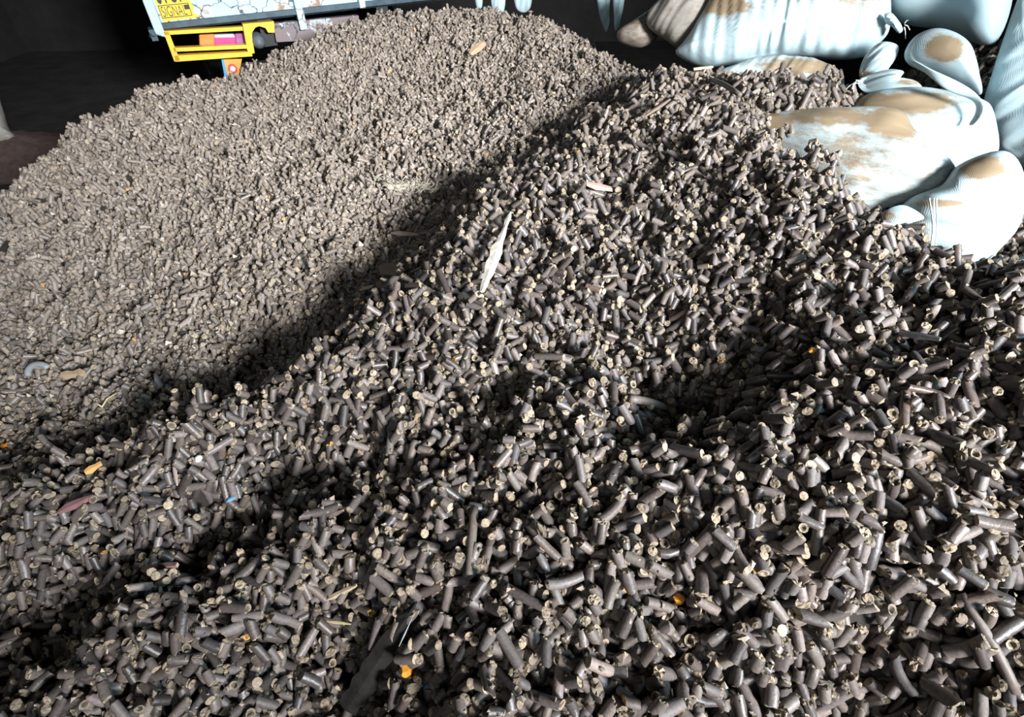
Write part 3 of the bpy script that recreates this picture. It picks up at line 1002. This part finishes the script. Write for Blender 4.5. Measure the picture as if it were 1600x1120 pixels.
# ------------------------------------------------------------------ scraps lying on the heap
def sliver(name, p0, p1, widths, thick, mat, label, cat, lift=(0.02, 0.02), curve=0.0, seed=0, group=None):
    """a flat splinter between two pixels; widths in pixels along its length"""
    g = random.Random(seed)
    a, ta = on_heap(*p0, lift[0])
    b, tb = on_heap(*p1, lift[1])
    need = max(0.0, max(hz(q.x, q.y) + .004 - q.z for q in (a.lerp(b, i / 8) for i in range(9)))) * .8
    a.z += need
    b.z += need
    d = b - a
    # the broad face lies against the slope, half towards the sky and half towards the open front
    face = (Vector((0, -.75, 1)) - d.normalized() * d.normalized().dot(Vector((0, -.75, 1)))).normalized()
    side = face.cross(d).normalized()
    nrm = face
    n = len(widths)
    c = (a + b) / 2
    v, f = [], []
    for i, w in enumerate(widths):
        u = i / (n - 1)
        t = ta + (tb - ta) * u
        p = a + d * u + nrm * curve * math.sin(math.pi * u) - c
        h = w * t / F / 2
        o1, o2 = g.uniform(.8, 1.15), g.uniform(.8, 1.15)
        v += [p + side * h * o1, p + nrm * thick * .5, p - side * h * o2, p - nrm * thick * .5]
    for i in range(n - 1):
        f += [(i * 4 + e, i * 4 + (e + 1) % 4, i * 4 + 4 + (e + 1) % 4, i * 4 + 4 + e) for e in range(4)]
    f += [(3, 2, 1, 0), tuple(range(4 * n - 4, 4 * n))]
    o = link(name, v, f, mat, None, False)
    o.location = c
    return tag(o, label, cat, group)


def lump(name, px, py, sx, sy, mat, label, cat, seed=0, flat=.7, jag=.35, group=None, sub=2, spin=None):
    p, t = on_heap(px, py)
    g = random.Random(seed)
    import bmesh
    bm = bmesh.new()
    bmesh.ops.create_icosphere(bm, subdivisions=sub, radius=1)
    a = g.uniform(0, 3) if spin is None else spin
    ca, sa = math.cos(a), math.sin(a)
    for v in bm.verts:
        k_ = 1 + jag * mnoise.noise(v.co * 1.7 + Vector((seed * 3.1, 0, 0))) + jag * .5 * mnoise.noise(v.co * 4 + Vector((seed, 5, 0)))
        q = v.co * k_
        x, y, z = q.x * sx * t / F / 2, q.y * sy * t / F / 2, q.z * min(sx, sy) * flat * t / F / 2
        v.co = Vector((x * ca - y * sa, x * sa + y * ca, z))
    me = bpy.data.meshes.new(name)
    bm.to_mesh(me)
    bm.free()
    me.materials.append(mat)
    o = bpy.data.objects.new(name, me)
    COL.objects.link(o)
    o.location = p + Vector((0, 0, min(sx, sy) * flat * t / F / 2 * .7))
    return tag(o, label, cat, group)


M_PALE = simple('pale_split_wood', (.50, .45, .38), .75, .3, 40, bmp=.4)
M_CREAM = simple('cream_wood', (.50, .40, .26), .7, .2, 25)
M_PLANK = simple('charred_plank', (.016, .014, .013), .9, .6, 22, bmp=.6, spec=.15)
M_ORANGE = simple('orange_corn', (.72, .28, .03), .6, .25, 60)
M_TAN = simple('tan_cardboard', (.36, .25, .16), .85, .2, 20)
M_PINK = simple('pink_bark', (.30, .19, .16), .8, .25, 25)
M_GREY = simple('blue_grey_plastic', (.25, .255, .265), .4, .15, 20)
M_BLUEP = simple('blue_plastic', (.10, .24, .40), .35, .15, 20)
M_STRAW = simple('straw', (.48, .38, .22), .7, .2, 20)
M_FIBRE = simple('pale_fibre', (.42, .37, .29), .8, .2, 20)

sliver('wood_splinter', (798, 353), (753, 461), (3, 8, 9, 5, 8, 11, 12, 16, 18, 17, 19, 16, 15, 11, 12, 7), .008, M_PALE, 'pale split wood splinter standing out of the middle of the heap', 'splinter', (.05, .012), seed=4)
pl = sliver('plank', (652, 948), (545, 1112), (5, 9, 20, 17, 28, 31, 36, 32, 39, 36, 38, 33, 36, 30), .010, M_PLANK, 'charred black plank with a splintered tip sunk in the near heap', 'plank', (.020, .016), seed=6)
ss = sliver('split_edge', (652, 974), (628, 1022), (1, 2, 3, 1.5), .003, M_GREY, None, None, (.045, .035), seed=7)
ss.parent = pl
ss.location = ss.location - pl.location
ss['label'] = 'pale torn edge of the plank'
GO = 'orange kernels in the heap'
lump('orange_chip', 1060, 937, 20, 18, M_ORANGE, 'bright orange chip on the near slope right of the picture centre', 'chip', 1, group=GO)
lump('orange_chip', 636, 1048, 22, 24, M_ORANGE, 'bright orange lump beside the charred plank', 'chip', 2, group=GO)
lump('orange_chip', 9, 697, 13, 9, M_ORANGE, 'small orange chip at the left edge of the heap', 'chip', 3, group=GO)
lump('orange_chip', 1268, 549, 13, 10, M_ORANGE, 'small orange chip on the slope below the bright low sack', 'chip', 4, group=GO)
sliver('cardboard_scrap', (139, 745), (165, 731), (8, 14, 10, 8), .004, simple('orange_card', (.50, .28, .09), .8, .2), 'torn orange-tan scrap in the lower left of the heap', 'scrap', seed=8)
# grey curved offcut of plastic pipe
a, ta = on_heap(45, 598)
b, tb = on_heap(82, 588)
m = MB()
mid_ = (a + b) / 2
pts = []
for k_ in range(13):
    u = math.pi * (1.02 - k_ / 12 * .80)
    pts.append(Vector((math.cos(u) * .045, math.sin(u) * .022 + .01, .014 + math.sin(u) * .034)))
m.tube(pts, .0115, 10)
o = m.build('pipe_offcut', M_GREY, None, True)
o.location = mid_
tag(o, 'blue-grey curved pipe offcut lying on the left of the heap', 'offcut')
sliver('bark_chip', (101, 594), (139, 592), (8, 15, 12, 16, 8), .006, M_TAN, 'tan bark chip just right of the curved grey offcut', 'chip', seed=9)
sliver('bark_chip', (228, 896), (283, 889), (9, 12, 11, 12, 9), .008, M_PINK, 'pinkish flat bark chip in the lower left of the heap', 'chip', seed=10)
sliver('bark_strip', (100, 812), (156, 786), (4, 12, 14, 12, 5), .006, simple('reddish_bark', (.20, .10, .10), .8, .3), 'reddish bark strip above the pinkish bark chip', 'chip', seed=11)
sliver('bark_chip', (612, 370), (655, 373), (3, 8, 9, 6, 3), .004, simple('pinkish_wood', (.46, .34, .28), .7, .2), 'thin pinkish wood chip below the frayed rope end', 'chip', seed=12)
sliver('cardboard_scrap', (597, 432), (632, 450), (6, 24, 22, 10), .003, simple('brown_card', (.17, .125, .10), .85, .2), 'brown torn card scrap lying in the valley of the heap', 'scrap', (.02, .02), seed=13)
sliver('wood_sliver', (513, 941), (560, 921), (3, 8, 9, 7, 4), .004, M_CREAM, 'cream wood sliver lying above the charred plank', 'splinter', (.014, .02), seed=14)
sliver('straw_stalk', (514, 977), (551, 981), (2, 4, 4, 2), .003, M_STRAW, 'short straw stalk just left of the charred plank', 'straw', seed=15)
sliver('wood_sliver', (564, 461), (585, 453), (3, 6, 6, 3), .003, M_CREAM, 'tiny cream sliver next to the brown card scrap', 'splinter', seed=16)
sliver('wood_sliver', (276, 734), (282, 765), (4, 7, 6, 3), .004, simple('pale_pink_wood', (.55, .42, .38), .6, .15), 'pale pink sliver right of the orange-tan scrap', 'splinter', seed=17)
sliver('cardboard_scrap', (735, 90), (756, 75), (8, 16, 15, 12), .012, simple('tan_card', (.42, .30, .19), .8, .15), 'folded tan card scrap near the top of the far heap', 'scrap', (.02, .03), seed=18)
sliver('bark_strip', (1400, 530), (1462, 541), (8, 13, 14, 13, 9), .008, simple('grey_bark', (.26, .23, .22), .7, .25), 'flat grey bark strip on the slope below the sacks', 'chip', (.02, .02), seed=19)
sliver('stick', (1082, 117), (1112, 113), (4, 5, 5, 4), .008, M_STRAW, 'tan stick at the top of the near ridge under the wrinkled sack', 'stick', (.02, .02), seed=20)
sliver('stick', (1006, 190), (1046, 163), (4, 6, 6, 4), .008, simple('brown_stick', (.16, .12, .09), .8, .2), 'brown stick lying in the valley below the dark gap', 'stick', (.02, .02), seed=21)
sliver('bark_chip', (915, 297), (955, 305), (8, 13, 13, 9), .006, M_PINK, 'pinkish bark chip on the near ridge right of the pale splinter', 'chip', (.015, .015), seed=22)
lump('pebble', 311, 718, 13, 12, simple('white_pebble', (.75, .75, .72), .5, .1), 'small white pebble on the left of the heap', 'pebble', 5, jag=.15)
for px, py, sx, sy, lb in ((89, 684, 12, 7, 'small blue plastic shard below the tan bark chip'), (363, 779, 9, 18, 'blue plastic shard in the dark hollow right of the pale pink sliver'),
                           (668, 1078, 16, 11, 'dark blue plastic shard beside the foot of the charred plank'), (1283, 642, 12, 8, 'teal-blue plastic shard in the dark fold of the slope')):
    lump('plastic_shard', px, py, sx, sy, M_BLUEP, lb, 'shard', px % 17, flat=.5, group='blue plastic shards')
# curled straw
a, ta = on_heap(150, 632)
m = MB()
m.tube([Vector(on_heap(*q, .014)[0]) - a for q in ((150, 632), (163, 640), (170, 628), (186, 618))], [.003, .004, .004, .002], 6)
o = m.build('straw_stalk', M_STRAW, None, True)
o.location = a
tag(o, 'curled yellow straw stalk on the left of the heap', 'straw')
# frayed end of a rope
a, ta = on_heap(625, 300)
g = random.Random(9)
rope = MB()
rope.tube([Vector(on_heap(*q, .032)[0]) - a for q in ((597, 294), (612, 303), (632, 303), (650, 297))], [.009, .015, .015, .010], 12)
ro = rope.build('rope_end', M_FIBRE, None, True)
ro.location = a
tag(ro, 'frayed pale rope end lying on the slope of the far heap', 'rope')
m = MB()
for cx_, cy_, n_ in ((600, 292, 60), (620, 302, 60), (640, 300, 60), (668, 303, 90), (652, 298, 60)):
    for _ in range(n_):
        q = Vector(on_heap(cx_ + g.uniform(-14, 14), cy_ + g.uniform(-7, 7), .024)[0]) - a
        d_ = Vector((g.uniform(-1, 1), g.uniform(-1, 1), g.uniform(-.1, .8))) * g.uniform(.015, .04)
        m.tube([q, q + d_ * .5 + Vector((0, 0, .006)), q + d_], .0014, 4)
m.build('loose_fibre', M_FIBRE, ro)['kind'] = 'stuff'
# unusually long pellets
M_LONG = simple('brown_pellet', (.12, .095, .08), .55, .25, 120)
for q, r_, lb in ((((1492, 935), (1520, 985), (1548, 1035), (1578, 1088)), .0085, 'very long thin pellet running down to the bottom right corner'),
                  (((1108, 139), (1122, 148), (1138, 157), (1152, 165)), .010, 'long dark pellet below the tan stick on the near ridge'),
                  (((982, 634), (1002, 634), (1022, 640), (1038, 648)), .0105, 'long curved dark pellet at the rim of the dark dip'),
                  (((640, 740), (645, 720), (650, 695)), .010, 'long upright brown pellet left of the heap centre'),
                  (((735, 905), (738, 870), (742, 800)), .0095, 'long thin pellet lying uphill above the black plank')):
    a = Vector(on_heap(*q[len(q) // 2], .0)[0])
    m = MB()
    e0, e1 = Vector(on_heap(*q[0], .016)[0]) - a, Vector(on_heap(*q[-1], .016)[0]) - a
    up_ = max(0.0, max((Vector(on_heap(*k_, .010)[0]) - a).z - (e0.lerp(e1, i_ / (len(q) - 1))).z for i_, k_ in enumerate(q)))
    m.tube([e0.lerp(e1, i_ / 6) + Vector((0, 0, up_ * .6 + .006 * math.sin(math.pi * i_ / 6))) for i_ in range(7)], [r_ * .9] + [r_] * 5 + [r_ * .9], 14)
    o = m.build('long_pellet', M_LONG, None, True)
    o.location = a
    tag(o, lb, 'pellet')
